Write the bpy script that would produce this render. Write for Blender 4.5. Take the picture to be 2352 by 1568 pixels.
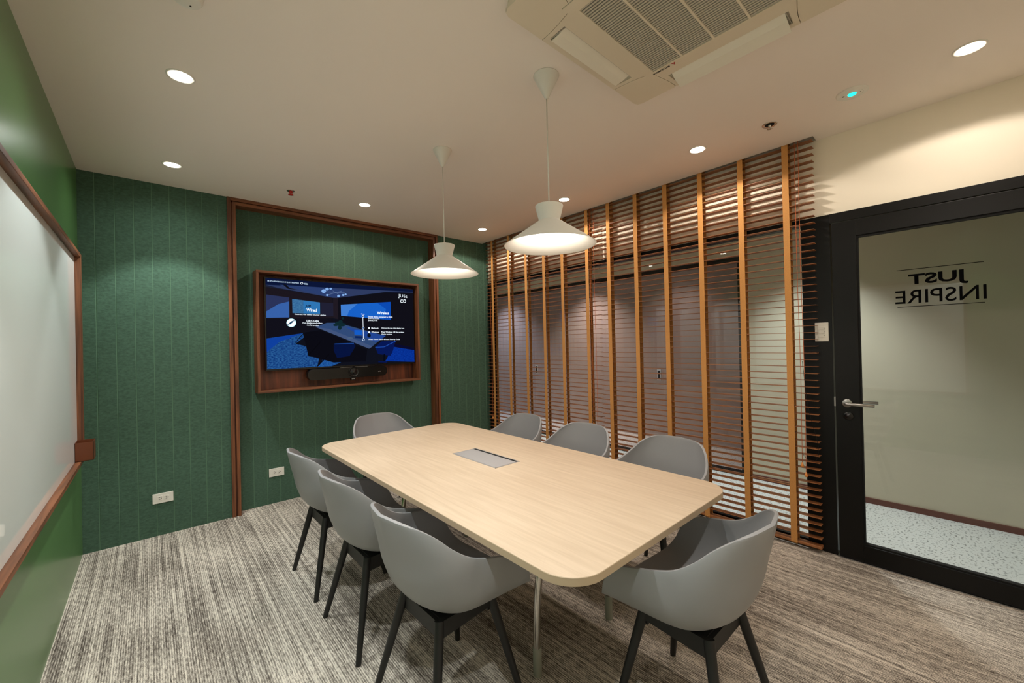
import bpy, bmesh, math, random
from mathutils import Vector, Matrix
random.seed(4)
S = bpy.context.scene
for o in list(bpy.data.objects): bpy.data.objects.remove(o)
COL = S.collection
PI = math.pi

# ------------------------------------------------------------------ camera
H = 2.70            # ceiling height
CAM_H = 1.4082
yaw, pitch, roll = 0.7274, 0.0048, -0.0223
fwd = Vector((math.sin(yaw)*math.cos(pitch), math.cos(yaw)*math.cos(pitch), math.sin(pitch)))
right = Vector((math.cos(yaw), -math.sin(yaw), 0)); up = right.cross(fwd)
r_ = math.cos(roll)*right + math.sin(roll)*up
u_ = -math.sin(roll)*right + math.cos(roll)*up
cam = bpy.data.cameras.new('camera'); cam.sensor_width = 36; cam.lens = 931.76*36/2352
cam.clip_start = 0.02
camo = bpy.data.objects.new('camera', cam); COL.objects.link(camo)
camo.matrix_world = Matrix(((r_.x, u_.x, -fwd.x, 0), (r_.y, u_.y, -fwd.y, 0), (r_.z, u_.z, -fwd.z, CAM_H), (0, 0, 0, 1)))
S.camera = camo

# ------------------------------------------------------------------ world, exposure
w = bpy.data.worlds.new('world'); S.world = w; w.use_nodes = True
w.node_tree.nodes['Background'].inputs[0].default_value = (0.9, 0.85, 0.8, 1)
w.node_tree.nodes['Background'].inputs[1].default_value = 0.02
S.view_settings.view_transform = 'Standard'; S.view_settings.look = 'None'
S.view_settings.gamma = 1; S.view_settings.exposure = 0.15
S.view_settings.use_curve_mapping = False

# lamp powers (W) and colours
P_LEFT, P_RIGHT, P_MID, P_PEND, P_CORR, P_OFFICE = 62, 23, 26, 7, 150, 170
C_COOL = (0.94, 1.0, 0.98); C_WARM = (1.0, 0.89, 0.79); C_PEND = (1.0, 0.91, 0.82)

def spot(name, loc, power, color, size=88, blend=0.35, radius=0.04, parent=None, aim=(0, 0, -1)):
    l = bpy.data.lights.new(name, 'SPOT'); l.energy = power; l.color = color
    l.spot_size = math.radians(size); l.spot_blend = blend; l.shadow_soft_size = radius
    o = bpy.data.objects.new(name, l); COL.objects.link(o); o.parent = parent; o.location = loc
    o.rotation_euler = Vector(aim).to_track_quat('-Z', 'Y').to_euler()
    return o
def point(name, loc, power, color, radius=0.04, parent=None):
    l = bpy.data.lights.new(name, 'POINT'); l.energy = power; l.color = color; l.shadow_soft_size = radius
    o = bpy.data.objects.new(name, l); COL.objects.link(o); o.parent = parent; o.location = loc
    return o

# ------------------------------------------------------------------ materials
def s2l(c):
    return tuple(((v/255)/12.92 if v/255 <= 0.04045 else ((v/255+0.055)/1.055)**2.4) for v in c)
def mat(name, rgb, rough=0.5, metal=0.0, spec=0.5, bump=None, var=None, coat=0.0, emit=None):
    """rgb in sRGB 0..255; var=(scale vec, amount) noise variation; bump=(scale vec, strength)."""
    m = bpy.data.materials.new(name); m.use_nodes = True; nt = m.node_tree; b = nt.nodes['Principled BSDF']
    c = s2l(rgb); b.inputs['Base Color'].default_value = (*c, 1); b.inputs['Roughness'].default_value = rough
    b.inputs['Metallic'].default_value = metal; b.inputs['Specular IOR Level'].default_value = spec
    b.inputs['Coat Weight'].default_value = coat; b.inputs['Coat Roughness'].default_value = 0.1
    if emit: b.inputs['Emission Color'].default_value = (*s2l(emit[0]), 1); b.inputs['Emission Strength'].default_value = emit[1]
    tc = nt.nodes.new('ShaderNodeTexCoord')
    def noise(scale, detail=4):
        mp = nt.nodes.new('ShaderNodeMapping'); mp.inputs['Scale'].default_value = scale
        nt.links.new(tc.outputs['Object'], mp.inputs[0])
        n = nt.nodes.new('ShaderNodeTexNoise'); n.inputs['Scale'].default_value = 1; n.inputs['Detail'].default_value = detail
        nt.links.new(mp.outputs[0], n.inputs[0]); return n
    if var:
        n = noise(var[0]); rp = nt.nodes.new('ShaderNodeValToRGB')
        a = var[1]; rp.color_ramp.elements[0].position = 0.3; rp.color_ramp.elements[1].position = 0.7
        rp.color_ramp.elements[0].color = (*[v*(1-a) for v in c], 1); rp.color_ramp.elements[1].color = (*[min(1, v*(1+a)) for v in c], 1)
        nt.links.new(n.outputs[0], rp.inputs[0]); nt.links.new(rp.outputs[0], b.inputs['Base Color'])
    if bump:
        n = noise(bump[0]); bp = nt.nodes.new('ShaderNodeBump'); bp.inputs['Strength'].default_value = bump[1]; bp.inputs['Distance'].default_value = 0.002
        nt.links.new(n.outputs[0], bp.inputs['Height']); nt.links.new(bp.outputs[0], b.inputs['Normal'])
    return m
def emis(name, rgb, strength=1.0):
    m = bpy.data.materials.new(name); m.use_nodes = True; nt = m.node_tree
    nt.nodes.remove(nt.nodes['Principled BSDF']); e = nt.nodes.new('ShaderNodeEmission')
    e.inputs[0].default_value = (*s2l(rgb), 1); e.inputs[1].default_value = strength
    nt.links.new(e.outputs[0], nt.nodes['Material Output'].inputs[0]); return m
def glass(name, tint=(255, 255, 255), ior=1.45):
    m = bpy.data.materials.new(name); m.use_nodes = True; nt = m.node_tree; nt.nodes.remove(nt.nodes['Principled BSDF'])
    t = nt.nodes.new('ShaderNodeBsdfTransparent'); t.inputs[0].default_value = (*s2l(tint), 1)
    g = nt.nodes.new('ShaderNodeBsdfGlossy'); g.inputs['Roughness'].default_value = 0.0
    f = nt.nodes.new('ShaderNodeFresnel'); f.inputs[0].default_value = ior
    ge = nt.nodes.new('ShaderNodeNewGeometry'); mu = nt.nodes.new('ShaderNodeMath'); mu.operation = 'SUBTRACT'; mu.inputs[0].default_value = 1.0
    nt.links.new(ge.outputs['Backfacing'], mu.inputs[1]); m2 = nt.nodes.new('ShaderNodeMath'); m2.operation = 'MULTIPLY'; m2.use_clamp = True
    m3 = nt.nodes.new('ShaderNodeMath'); m3.operation = 'MULTIPLY'; m3.inputs[1].default_value = 1.6; nt.links.new(f.outputs[0], m3.inputs[0])
    nt.links.new(m3.outputs[0], m2.inputs[0]); nt.links.new(mu.outputs[0], m2.inputs[1])      # reflect on the outer face only
    x = nt.nodes.new('ShaderNodeMixShader'); nt.links.new(m2.outputs[0], x.inputs[0]); nt.links.new(t.outputs[0], x.inputs[1])
    nt.links.new(g.outputs[0], x.inputs[2]); nt.links.new(x.outputs[0], nt.nodes['Material Output'].inputs[0]); return m
def wood(name, dark, light, scale, rough=0.45, bands=0.0):
    m = bpy.data.materials.new(name); m.use_nodes = True; nt = m.node_tree; b = nt.nodes['Principled BSDF']
    b.inputs['Roughness'].default_value = rough
    tc = nt.nodes.new('ShaderNodeTexCoord'); mp = nt.nodes.new('ShaderNodeMapping'); mp.inputs['Scale'].default_value = scale
    nt.links.new(tc.outputs['Object'], mp.inputs[0])
    n = nt.nodes.new('ShaderNodeTexNoise'); n.inputs['Scale'].default_value = 1; n.inputs['Detail'].default_value = 6; n.inputs['Distortion'].default_value = 0.4
    nt.links.new(mp.outputs[0], n.inputs[0])
    rp = nt.nodes.new('ShaderNodeValToRGB'); rp.color_ramp.elements[0].position = 0.33; rp.color_ramp.elements[1].position = 0.68
    rp.color_ramp.elements[0].color = (*s2l(dark), 1); rp.color_ramp.elements[1].color = (*s2l(light), 1)
    nt.links.new(n.outputs[0], rp.inputs[0]); nt.links.new(rp.outputs[0], b.inputs['Base Color'])
    return m
def carpet(name):
    m = bpy.data.materials.new(name); m.use_nodes = True; nt = m.node_tree; b = nt.nodes['Principled BSDF']
    b.inputs['Roughness'].default_value = 0.95; b.inputs['Specular IOR Level'].default_value = 0.1
    tc = nt.nodes.new('ShaderNodeTexCoord')
    def nz(scale, detail, rough=0.5):
        mp = nt.nodes.new('ShaderNodeMapping'); mp.inputs['Scale'].default_value = scale; nt.links.new(tc.outputs['Object'], mp.inputs[0])
        n = nt.nodes.new('ShaderNodeTexNoise'); n.inputs['Scale'].default_value = 1; n.inputs['Detail'].default_value = detail; n.inputs['Roughness'].default_value = rough
        nt.links.new(mp.outputs[0], n.inputs[0]); return n.outputs[0]
    def math_(op, a, c):
        k = nt.nodes.new('ShaderNodeMath'); k.operation = op
        for i, v in enumerate((a, c)):
            if isinstance(v, (int, float)): k.inputs[i].default_value = v
            else: nt.links.new(v, k.inputs[i])
        return k.outputs[0]
    stripes = nz((60, 0.9, 1), 2); dashes = nz((150, 30, 1), 2); grain = nz((330, 300, 1), 1); big = nz((3.0, 1.6, 1), 3)
    wv = nt.nodes.new('ShaderNodeTexWave'); wv.bands_direction = 'X'; wv.inputs['Scale'].default_value = 35; wv.inputs['Distortion'].default_value = 0.35
    wv.inputs['Detail'].default_value = 1; wv.inputs['Detail Scale'].default_value = 2.0; nt.links.new(tc.outputs['Object'], wv.inputs[0])
    lines = wv.outputs['Fac']
    v = math_('ADD', math_('MULTIPLY', stripes, 0.60), math_('MULTIPLY', dashes, 0.62))
    v = math_('ADD', v, math_('MULTIPLY', grain, 0.70)); v = math_('ADD', v, math_('MULTIPLY', big, 0.42)); v = math_('ADD', v, math_('MULTIPLY', lines, 0.16))
    rp = nt.nodes.new('ShaderNodeValToRGB'); e = rp.color_ramp.elements
    mr = nt.nodes.new('ShaderNodeMapRange'); mr.inputs[1].default_value = 0.94; mr.inputs[2].default_value = 1.48
    nt.links.new(v, mr.inputs[0]); nt.links.new(mr.outputs[0], rp.inputs[0])
    e[0].position = 0.12; e[0].color = (*s2l((78, 70, 64)), 1); e[1].position = 0.9; e[1].color = (*s2l((226, 216, 202)), 1)
    k = e.new(0.5); k.color = (*s2l((148, 139, 129)), 1)
    nt.links.new(rp.outputs[0], b.inputs['Base Color'])
    bp = nt.nodes.new('ShaderNodeBump'); bp.inputs['Strength'].default_value = 0.5; bp.inputs['Distance'].default_value = 0.002
    nt.links.new(v, bp.inputs['Height']); nt.links.new(bp.outputs[0], b.inputs['Normal'])
    return m
def speckle(name):
    m = bpy.data.materials.new(name); m.use_nodes = True; nt = m.node_tree; b = nt.nodes['Principled BSDF']; b.inputs['Roughness'].default_value = 0.35
    tc = nt.nodes.new('ShaderNodeTexCoord'); mp = nt.nodes.new('ShaderNodeMapping'); mp.inputs['Scale'].default_value = (45, 70, 1); nt.links.new(tc.outputs['Object'], mp.inputs[0])
    n = nt.nodes.new('ShaderNodeTexNoise'); n.inputs['Scale'].default_value = 1; n.inputs['Detail'].default_value = 3; nt.links.new(mp.outputs[0], n.inputs[0])
    rp = nt.nodes.new('ShaderNodeValToRGB'); e = rp.color_ramp.elements; e[0].position = 0.34; e[0].color = (*s2l((128, 132, 130)), 1); e[1].position = 0.46; e[1].color = (*s2l((205, 208, 204)), 1)
    nt.links.new(n.outputs[0], rp.inputs[0]); nt.links.new(rp.outputs[0], b.inputs['Base Color']); return m

M = {}
M['ceiling'] = mat('ceiling_paint', (244, 234, 224), 0.75, bump=((30, 30, 30), 0.05))
M['cream'] = mat('cream_paint', (238, 228, 208), 0.7)
M['green_paint'] = mat('green_satin_paint', (86, 128, 72), 0.28, spec=0.5)
M['felt'] = mat('green_felt', (74, 100, 84), 0.95, spec=0.15, var=((55, 55, 110), 0.2), bump=((160, 160, 260), 0.5))
M['felt_groove_highlight'] = mat('felt_groove_highlight', (96, 126, 104), 0.95, spec=0.1)
M['carpet'] = carpet('woven_carpet')
M['walnut_v'] = wood('walnut_upright', (80, 45, 26), (138, 84, 52), (45, 45, 2.2))
M['walnut_x'] = wood('walnut_crosswise', (80, 45, 26), (138, 84, 52), (2.2, 45, 45))
M['walnut_y'] = wood('walnut_lengthwise', (80, 45, 26), (138, 84, 52), (45, 2.2, 45))
M['walnut_deep'] = wood('walnut_backboard', (70, 34, 18), (128, 66, 36), (30, 30, 2.0))
M['oak'] = wood('pale_oak_laminate', (200, 178, 152), (213, 192, 167), (60, 3.4, 20), 0.45)
M['oak_edge'] = mat('oak_edge_band', (190, 168, 140), 0.5)
M['slat'] = wood('stained_blind_slat', (132, 80, 46), (168, 110, 66), (40, 3, 40), 0.5)
M['tape'] = mat('blind_tape', (204, 144, 78), 0.8, var=((300, 300, 200), 0.12))
M['cord'] = mat('blind_cord', (190, 96, 48), 0.8)
M['tassel'] = mat('cord_tassel_wood', (224, 140, 66), 0.4)
M['black'] = mat('black_powder_coat', (13, 12, 12), 0.42, spec=0.3)
M['black_wood'] = mat('black_stained_wood', (22, 21, 21), 0.5)
M['gap'] = mat('dark_gap', (8, 8, 8), 0.9)
M['shell'] = mat('grey_polypropylene', (150, 150, 152), 0.40, spec=0.4, bump=((900, 900, 900), 0.06))
M['white'] = mat('white_plastic', (232, 228, 218), 0.4)
M['white_lamp'] = mat('white_lacquered_metal', (226, 222, 212), 0.45)
M['chrome'] = mat('polished_chrome', (205, 200, 192), 0.15, metal=1)
M['steel'] = mat('brushed_steel', (170, 168, 165), 0.35, metal=1)
M['alu'] = mat('satin_aluminium', (190, 188, 190), 0.42, metal=0.5)
M['glide'] = mat('leg_glide_plastic', (150, 150, 138), 0.5)
M['glass'] = glass('clear_glass')
M['dark_glass'] = glass('smoked_glass', (240, 236, 236))
M['board_glass'] = mat('white_backed_glass', (238, 243, 240), 0.02, spec=0.6, coat=0.0)
M['tray'] = mat('copper_brown_metal', (104, 52, 24), 0.4)
M['paper'] = mat('white_paper', (240, 232, 224), 0.6)
M['ac'] = mat('air_conditioner_plastic', (226, 214, 192), 0.5)
M['ac_flap'] = mat('air_conditioner_flap', (236, 230, 214), 0.45)
M['ac_grille'] = mat('air_conditioner_slats', (196, 188, 172), 0.55)
M['lens_dark'] = mat('dark_glossy_plastic', (14, 14, 15), 0.15)
M['red'] = mat('red_bulb', (190, 30, 20), 0.3)
M['red_logo'] = mat('red_print', (190, 30, 30), 0.5)
M['ink'] = mat('black_print', (5, 5, 5), 0.9, spec=0.05)
M['speckle'] = speckle('speckled_vinyl')
M['corr_wall'] = mat('corridor_paint', (196, 190, 168), 0.75)
M['skirting'] = mat('brown_skirting', (92, 46, 34), 0.5)
M['office_wall'] = mat('office_wall_paint', (180, 167, 160), 0.8)
M['led_cool'] = emis('downlight_lens_cool', (255, 250, 236), 22)
M['led_warm'] = emis('downlight_lens_warm', (255, 240, 220), 40)
M['bulb'] = emis('pendant_bulb_glow', (255, 240, 220), 14)
M['led_green'] = emis('green_indicator', (40, 220, 190), 2.0)

# ------------------------------------------------------------------ mesh helpers
def bbox(bm, x0, x1, y0, y1, z0, z1, bevel=0.0, seg=2, mi=0):
    vs = [bm.verts.new((x, y, z)) for x in (x0, x1) for y in (y0, y1) for z in (z0, z1)]
    fs = [bm.faces.new([vs[i] for i in f]) for f in ((0, 1, 3, 2), (4, 6, 7, 5), (0, 4, 5, 1), (2, 3, 7, 6), (0, 2, 6, 4), (1, 5, 7, 3))]
    for f in fs: f.material_index = mi
    if bevel > 0:
        es = list({e for f in fs for e in f.edges})
        bmesh.ops.bevel(bm, geom=es, offset=bevel, segments=seg, affect='EDGES', profile=0.5)
    return fs
def tube(bm, pts, radii, n=12, cap=True):
    pts = [Vector(p) for p in pts]
    if isinstance(radii, (int, float)): radii = [radii]*len(pts)
    rings = []; prev = None
    for i, p in enumerate(pts):
        d = (pts[min(i+1, len(pts)-1)]-pts[max(i-1, 0)]).normalized()
        a = Vector((0, 0, 1)) if abs(d.z) < 0.95 else Vector((1, 0, 0))
        if prev is not None: a = prev
        u = d.cross(a); u = u.normalized() if u.length > 1e-6 else Vector((1, 0, 0)); v = u.cross(d).normalized(); prev = v
        rings.append([bm.verts.new(p+radii[i]*(math.cos(2*PI*k/n)*u+math.sin(2*PI*k/n)*v)) for k in range(n)])
    for a, b in zip(rings, rings[1:]):
        for k in range(n): f = bm.faces.new((a[k], a[(k+1) % n], b[(k+1) % n], b[k])); f.smooth = True
    if cap: bm.faces.new(rings[0][::-1]); bm.faces.new(rings[-1])
def lathe(bm, prof, c=(0, 0, 0), n=40, axis='z', smooth=True):
    rings = []
    for r, h in prof:
        if r < 1e-6:
            ring = [None]; P = (0, 0, h)
        ring = []
        cnt = 1 if r < 1e-6 else n
        for k in range(cnt):
            a = 2*PI*k/n; x, y, z = r*math.cos(a), r*math.sin(a), h
            if axis == 'x': x, y, z = z, x, y
            elif axis == 'y': x, y, z = x, z, y
            ring.append(bm.verts.new((c[0]+x, c[1]+y, c[2]+z)))
        rings.append(ring)
    for a, b in zip(rings, rings[1:]):
        for k in range(n):
            if len(a) == 1 and len(b) == 1: continue
            if len(a) == 1: f = bm.faces.new((a[0], b[k], b[(k+1) % n]))
            elif len(b) == 1: f = bm.faces.new((a[k], b[0], a[(k+1) % n]))
            else: f = bm.faces.new((a[k], b[k], b[(k+1) % n], a[(k+1) % n]))
            f.smooth = smooth
def prism(bm, outline, z0, z1, mi=0):
    a = [bm.verts.new((x, y, z0)) for x, y in outline]; b = [bm.verts.new((x, y, z1)) for x, y in outline]
    bm.faces.new(a[::-1]).material_index = mi; bm.faces.new(b).material_index = mi; n = len(outline)
    for i in range(n): bm.faces.new((a[i], a[(i+1) % n], b[(i+1) % n], b[i])).material_index = mi
def rrect(x0, x1, y0, y1, r, n=8):
    o = []
    for cx, cy, a0 in ((x1-r, y1-r, 0), (x0+r, y1-r, 90), (x0+r, y0+r, 180), (x1-r, y0+r, 270)):
        for i in range(n+1):
            a = math.radians(a0+90*i/n); o.append((cx+r*math.cos(a), cy+r*math.sin(a)))
    return o
def obj(name, bm, m, parent=None, loc=None, smooth=None):
    me = bpy.data.meshes.new(name); bmesh.ops.recalc_face_normals(bm, faces=bm.faces[:]); bm.to_mesh(me); bm.free()
    for x in (m if isinstance(m, (list, tuple)) else [m]): me.materials.append(x)
    if smooth is not None:
        for p in me.polygons: p.use_smooth = True
        try: me.set_sharp_from_angle(angle=math.radians(smooth))
        except Exception: pass
    o = bpy.data.objects.new(name, me); COL.objects.link(o); o.parent = parent
    if loc: o.location = loc
    return o
def tag(o, label, cat=None, group=None, kind=None):
    o['label'] = label
    if cat: o['category'] = cat
    if group: o['group'] = group
    if kind: o['kind'] = kind
    return o
def thing(name, label, cat, loc=(0, 0, 0), rz=0, group=None, kind=None):
    o = bpy.data.objects.new(name, None); COL.objects.link(o); o.location = loc; o.rotation_euler = (0, 0, rz); o.empty_display_size = 0.05
    return tag(o, label, cat, group, kind)
def struct(name, bm, m, label, parent=None, cat=None):
    o = obj(name, bm, m, parent)
    if parent is None: tag(o, label, cat or name.split('_')[0], kind='structure')
    return o
def dup(root, loc, rz, label, group=None):
    r = root.copy(); COL.objects.link(r); r.location = loc; r.rotation_euler = (0, 0, rz); r['label'] = label
    if group: r['group'] = group
    for ch in list(root.children):
        if ch.type == 'LIGHT': continue
        c = ch.copy(); COL.objects.link(c); c.parent = r
        for g in ch.children:
            d = g.copy(); COL.objects.link(d); d.parent = c
    return r
def box_obj(name, dims, m, parent=None, bevel=0.0):
    bm = bmesh.new(); bbox(bm, *dims, bevel=bevel); return obj(name, bm, m, parent)
def text_mesh(name, body, size, origin, xdir, ydir, m, parent, offset=0.0, width=None, height=None, depth=0.0, align='LEFT', spacing=1.0):
    """Lettering as a flat mesh lying in the plane spanned by xdir, ydir."""
    cu = bpy.data.curves.new(name, 'FONT'); cu.body = body; cu.size = size; cu.offset = offset; cu.align_x = align; cu.extrude = depth
    cu.space_character = spacing; cu.resolution_u = 3
    tmp = bpy.data.objects.new(name, cu); COL.objects.link(tmp)
    dg = bpy.context.evaluated_depsgraph_get(); me = bpy.data.meshes.new_from_object(tmp.evaluated_get(dg))
    bpy.data.objects.remove(tmp)
    xd = Vector(xdir).normalized(); yd = Vector(ydir).normalized(); zd = xd.cross(yd)
    xs = [v.co.x for v in me.vertices]; ys = [v.co.y for v in me.vertices]
    if not xs: return None
    sx = width/(max(xs)-min(xs)) if width else 1; sy = height/(max(ys)-min(ys)) if height else 1
    x0 = min(xs) if width else 0; y0 = min(ys) if height else 0
    for v in me.vertices: v.co = Vector(origin)+xd*(v.co.x-x0)*sx+yd*(v.co.y-y0)*sy+zd*v.co.z
    me.materials.clear(); me.materials.append(m); me.name = name
    o = bpy.data.objects.new(name, me); COL.objects.link(o); o.parent = parent
    return o
def catmull(P, n=6):
    P = [Vector(p) for p in P]; Q = [2*P[0]-P[1]]+P+[2*P[-1]-P[-2]]; out = []
    for i in range(1, len(Q)-2):
        a, b, c, d = Q[i-1], Q[i], Q[i+1], Q[i+2]
        for k in range(n):
            t = k/n; out.append(0.5*(2*b+(c-a)*t+(2*a-5*b+4*c-d)*t*t+(3*b-a-3*c+d)*t**3))
    out.append(P[-1]); return out
def sample(C, t):
    f = t*(len(C)-1); i = min(int(f), len(C)-2); return C[i].lerp(C[i+1], f-i)

# ------------------------------------------------------------------ the room
XL, XR, YB, YN = -0.375, 3.293, 4.137, -0.66
YI = 4.235                                   # recessed felt behind the screen
XP = 3.205                                   # edge of the ceiling over the blind pocket
bm = bmesh.new(); bbox(bm, XL-0.1, XR+0.06, YN-0.1, YI+0.1, -0.1, 0)
struct('floor', bm, M['carpet'], 'grey striped woven carpet floor of the meeting room')
bm = bmesh.new()
bbox(bm, XL-0.1, XP, YN-0.1, YI+0.1, H, H+0.18); bbox(bm, XP, XR+0.12, YN-0.1, 0.64, H, H+0.18); bbox(bm, XP, XR+0.12, 0.64, YI+0.1, H+0.12, H+0.18)
struct('ceiling', bm, M['ceiling'], 'beige plaster ceiling with a slot for the blinds')
bm = bmesh.new(); bbox(bm, XL-0.1, XL, YN-0.1, YI+0.1, 0, H)
struct('wall_left', bm, M['green_paint'], 'glossy green painted wall behind the whiteboard')
bm = bmesh.new(); bbox(bm, XL, XR+0.12, YN-0.1, YN, 0, H)
struct('wall_front', bm, M['cream'], 'cream wall behind the camera')
def felt_panel(name, x0, x1, y, yback, grooves, z0=0.0, z1=H, parent=None):
    gw, gd = 0.0028, 0.0022; pts = [(x0, y)]
    for g in grooves:
        if x0+0.006 < g < x1-0.006: pts += [(g-gw, y), (g-gw*0.5, y+gd), (g+gw*0.5, y+gd), (g+gw, y)]
    pts += [(x1, y), (x1, yback), (x0, yback)]
    bm = bmesh.new(); prism(bm, pts, z0, z1)
    for f in bm.faces:                                  # paler felt colour paints the highlights along the grooves
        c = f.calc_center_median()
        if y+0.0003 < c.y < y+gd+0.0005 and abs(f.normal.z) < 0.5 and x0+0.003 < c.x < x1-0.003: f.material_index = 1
    return obj(name, bm, [M['felt'], M['felt_groove_highlight']], parent)
bm = bmesh.new(); bbox(bm, XL-0.1, XR+0.2, YI+0.02, YI+0.12, 0, H+0.12)
wb_ = struct('wall_back', bm, M['cream'], 'dark green felt panelled wall around the screen')
gl = [-0.289+0.1025*k for k in range(40)]
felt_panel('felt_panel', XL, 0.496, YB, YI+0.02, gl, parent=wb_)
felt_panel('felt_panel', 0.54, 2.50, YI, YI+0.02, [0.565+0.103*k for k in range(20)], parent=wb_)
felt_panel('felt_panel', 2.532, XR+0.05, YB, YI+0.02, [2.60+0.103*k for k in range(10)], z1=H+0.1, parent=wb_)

# right wall: solid cream strip over the opening and beside the door
XG = XR
bm = bmesh.new()
bbox(bm, XG, XG+0.12, YN, 4.2, 2.195, H+0.12)
bbox(bm, XG, XG+0.12, YN, -0.52, 0, 2.195)
wr_ = struct('wall_right', bm, M['cream'], 'cream wall above the glass partition and door')

# wooden portal frame on the back wall
t = thing('trim_1', 'walnut double-strip portal frame around the screen niche', 'trim', kind='structure')
FX0, FX1 = 0.493, 2.532
for x0, x1, tag_ in ((FX0, FX0+0.026, 'v'), (FX0+0.037, FX0+0.062, 'v'), (FX1-0.062, FX1-0.037, 'v'), (FX1-0.026, FX1, 'v')):
    inner = x0 in (FX0+0.037, FX1-0.062)
    bm = bmesh.new(); bbox(bm, x0, x1, YB-0.016, YI, 0, H-(0.037 if inner else 0.0), 0.0015); obj('frame_strip', bm, M['walnut_v'], t)
for z0, z1, a in ((H-0.026, H, 0.026), (H-0.062, H-0.037, 0.062)):
    bm = bmesh.new(); bbox(bm, FX0+a, FX1-a, YB-0.016, YI, z0, z1, 0.0015); obj('frame_strip', bm, M['walnut_x'], t)
bm = bmesh.new()
bbox(bm, FX0+0.025, FX0+0.038, YB, YI, 0, H-0.026); bbox(bm, FX1-0.038, FX1-0.025, YB, YI, 0, H-0.026); bbox(bm, FX0+0.025, FX1-0.025, YB, YI, H-0.038, H-0.025)
obj('shadow_groove', bm, M['walnut_deep'], t)

# glass partition behind the blinds
t = thing('window_1', 'black framed full height glass partition behind the blinds', 'window', kind='structure')
bm = bmesh.new()
bbox(bm, XG-0.01, XG+0.05, 0.58, 0.735, 0, 2.195, 0.001)
bbox(bm, XG-0.01, XG+0.05, 4.05, 4.137, 0, 2.15); bbox(bm, XG-0.01, XG+0.05, 0.735, 4.137, 2.15, 2.195)
bbox(bm, XG-0.01, XG+0.05, 0.735, 4.05, 0, 0.055)
obj('window_frame', bm, M['black'], t)
for a, b in ((0.735, 1.84), (1.843, 2.95), (2.953, 4.05)):
    box_obj('glass_pane', (XG+0.015, XG+0.025, a, b, 0.055, 2.15), M['glass'], t)

# door
t = thing('door_1', 'black framed glass door with a lever handle and room name', 'door', kind='structure')
bm = bmesh.new()
bbox(bm, XG-0.012, XG+0.05, -0.42, 0.5795, 2.137, 2.195, 0.001); bbox(bm, XG-0.012, XG+0.05, -0.52, -0.42, 0, 2.195, 0.001)
obj('door_frame', bm, M['black'], t)
DX0, DX1 = XG-0.02, XG+0.025
DY0, DY1 = -0.412, 0.570
bm = bmesh.new()
bbox(bm, DX0, DX1, 0.450, DY1, 0.008, 2.13, 0.002); bbox(bm, DX0, DX1, DY0, -0.292, 0.008, 2.13, 0.002)
bbox(bm, DX0, DX1, -0.292, 0.450, 2.030, 2.13, 0.002); bbox(bm, DX0, DX1, -0.292, 0.450, 0.008, 0.112, 0.002)
leaf = obj('door_leaf', bm, M['black'], t)
bm = bmesh.new()
bbox(bm, DX0+0.006, DX1-0.006, 0.442, 0.450, 0.112, 2.03); bbox(bm, DX0+0.006, DX1-0.006, -0.292, -0.284, 0.112, 2.03)
bbox(bm, DX0+0.006, DX1-0.006, -0.284, 0.442, 2.018, 2.03); bbox(bm, DX0+0.006, DX1-0.006, -0.284, 0.442, 0.112, 0.122)
obj('glazing_bead', bm, M['gap'], leaf)
pane = box_obj('glass_pane', (XG-0.002, XG+0.006, -0.284, 0.442, 0.122, 2.018), M['glass'], t)
tx = XG-0.0026
text_mesh('door_lettering', 'JUST', 0.1, (tx, -0.008, 1.679), (0, 1, 0), (0, 0, 1), M['ink'], t, offset=0.0030, width=0.232, height=0.078)
text_mesh('door_lettering', 'INSPIRE', 0.1, (tx, -0.071, 1.588), (0, 1, 0), (0, 0, 1), M['ink'], t, offset=0.0006, width=0.352, height=0.078)
for z in (1.785, 1.570):
    box_obj('lettering_rule', (tx, tx+0.0005, -0.064, 0.272, z-0.0018, z+0.0018), M['ink'], t)
# lever handle, both sides
for s, xb in ((-1, DX0), (1, DX1)):
    bm = bmesh.new(); zc = 0.985; yc = 0.512
    lathe(bm, [(0.0, 0.0), (0.026, 0.0), (0.026, 0.006*s), (0.023, 0.008*s), (0.0, 0.008*s)], (xb, yc, zc), 32, 'x')
    tube(bm, [(xb, yc, zc), (xb+0.045*s, yc, zc), (xb+0.052*s, yc-0.003, zc), (xb+0.055*s, yc-0.012, zc), (xb+0.055*s, yc-0.135, zc)], 0.0095, 16)
    obj('door_handle', bm, M['steel'], t)
bm = bmesh.new(); lathe(bm, [(0, 0), (0.026, 0), (0.026, -0.008), (0.022, -0.010), (0.012, -0.010), (0.012, -0.014), (0, -0.014)], (DX0, 0.508, 0.905), 28, 'x')
obj('lock_cylinder', bm, M['lens_dark'], t)
bm = bmesh.new(); bbox(bm, DX0+0.002, DX0+0.01, 0.5705, 0.5785, 0.96, 1.02); obj('strike_plate', bm, M['steel'], t)
bm = bmesh.new(); bbox(bm, XG-0.03, XG+0.06, -0.42, 0.58, 0.0, 0.006, 0.001); obj('threshold', bm, M['steel'], t)

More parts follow.
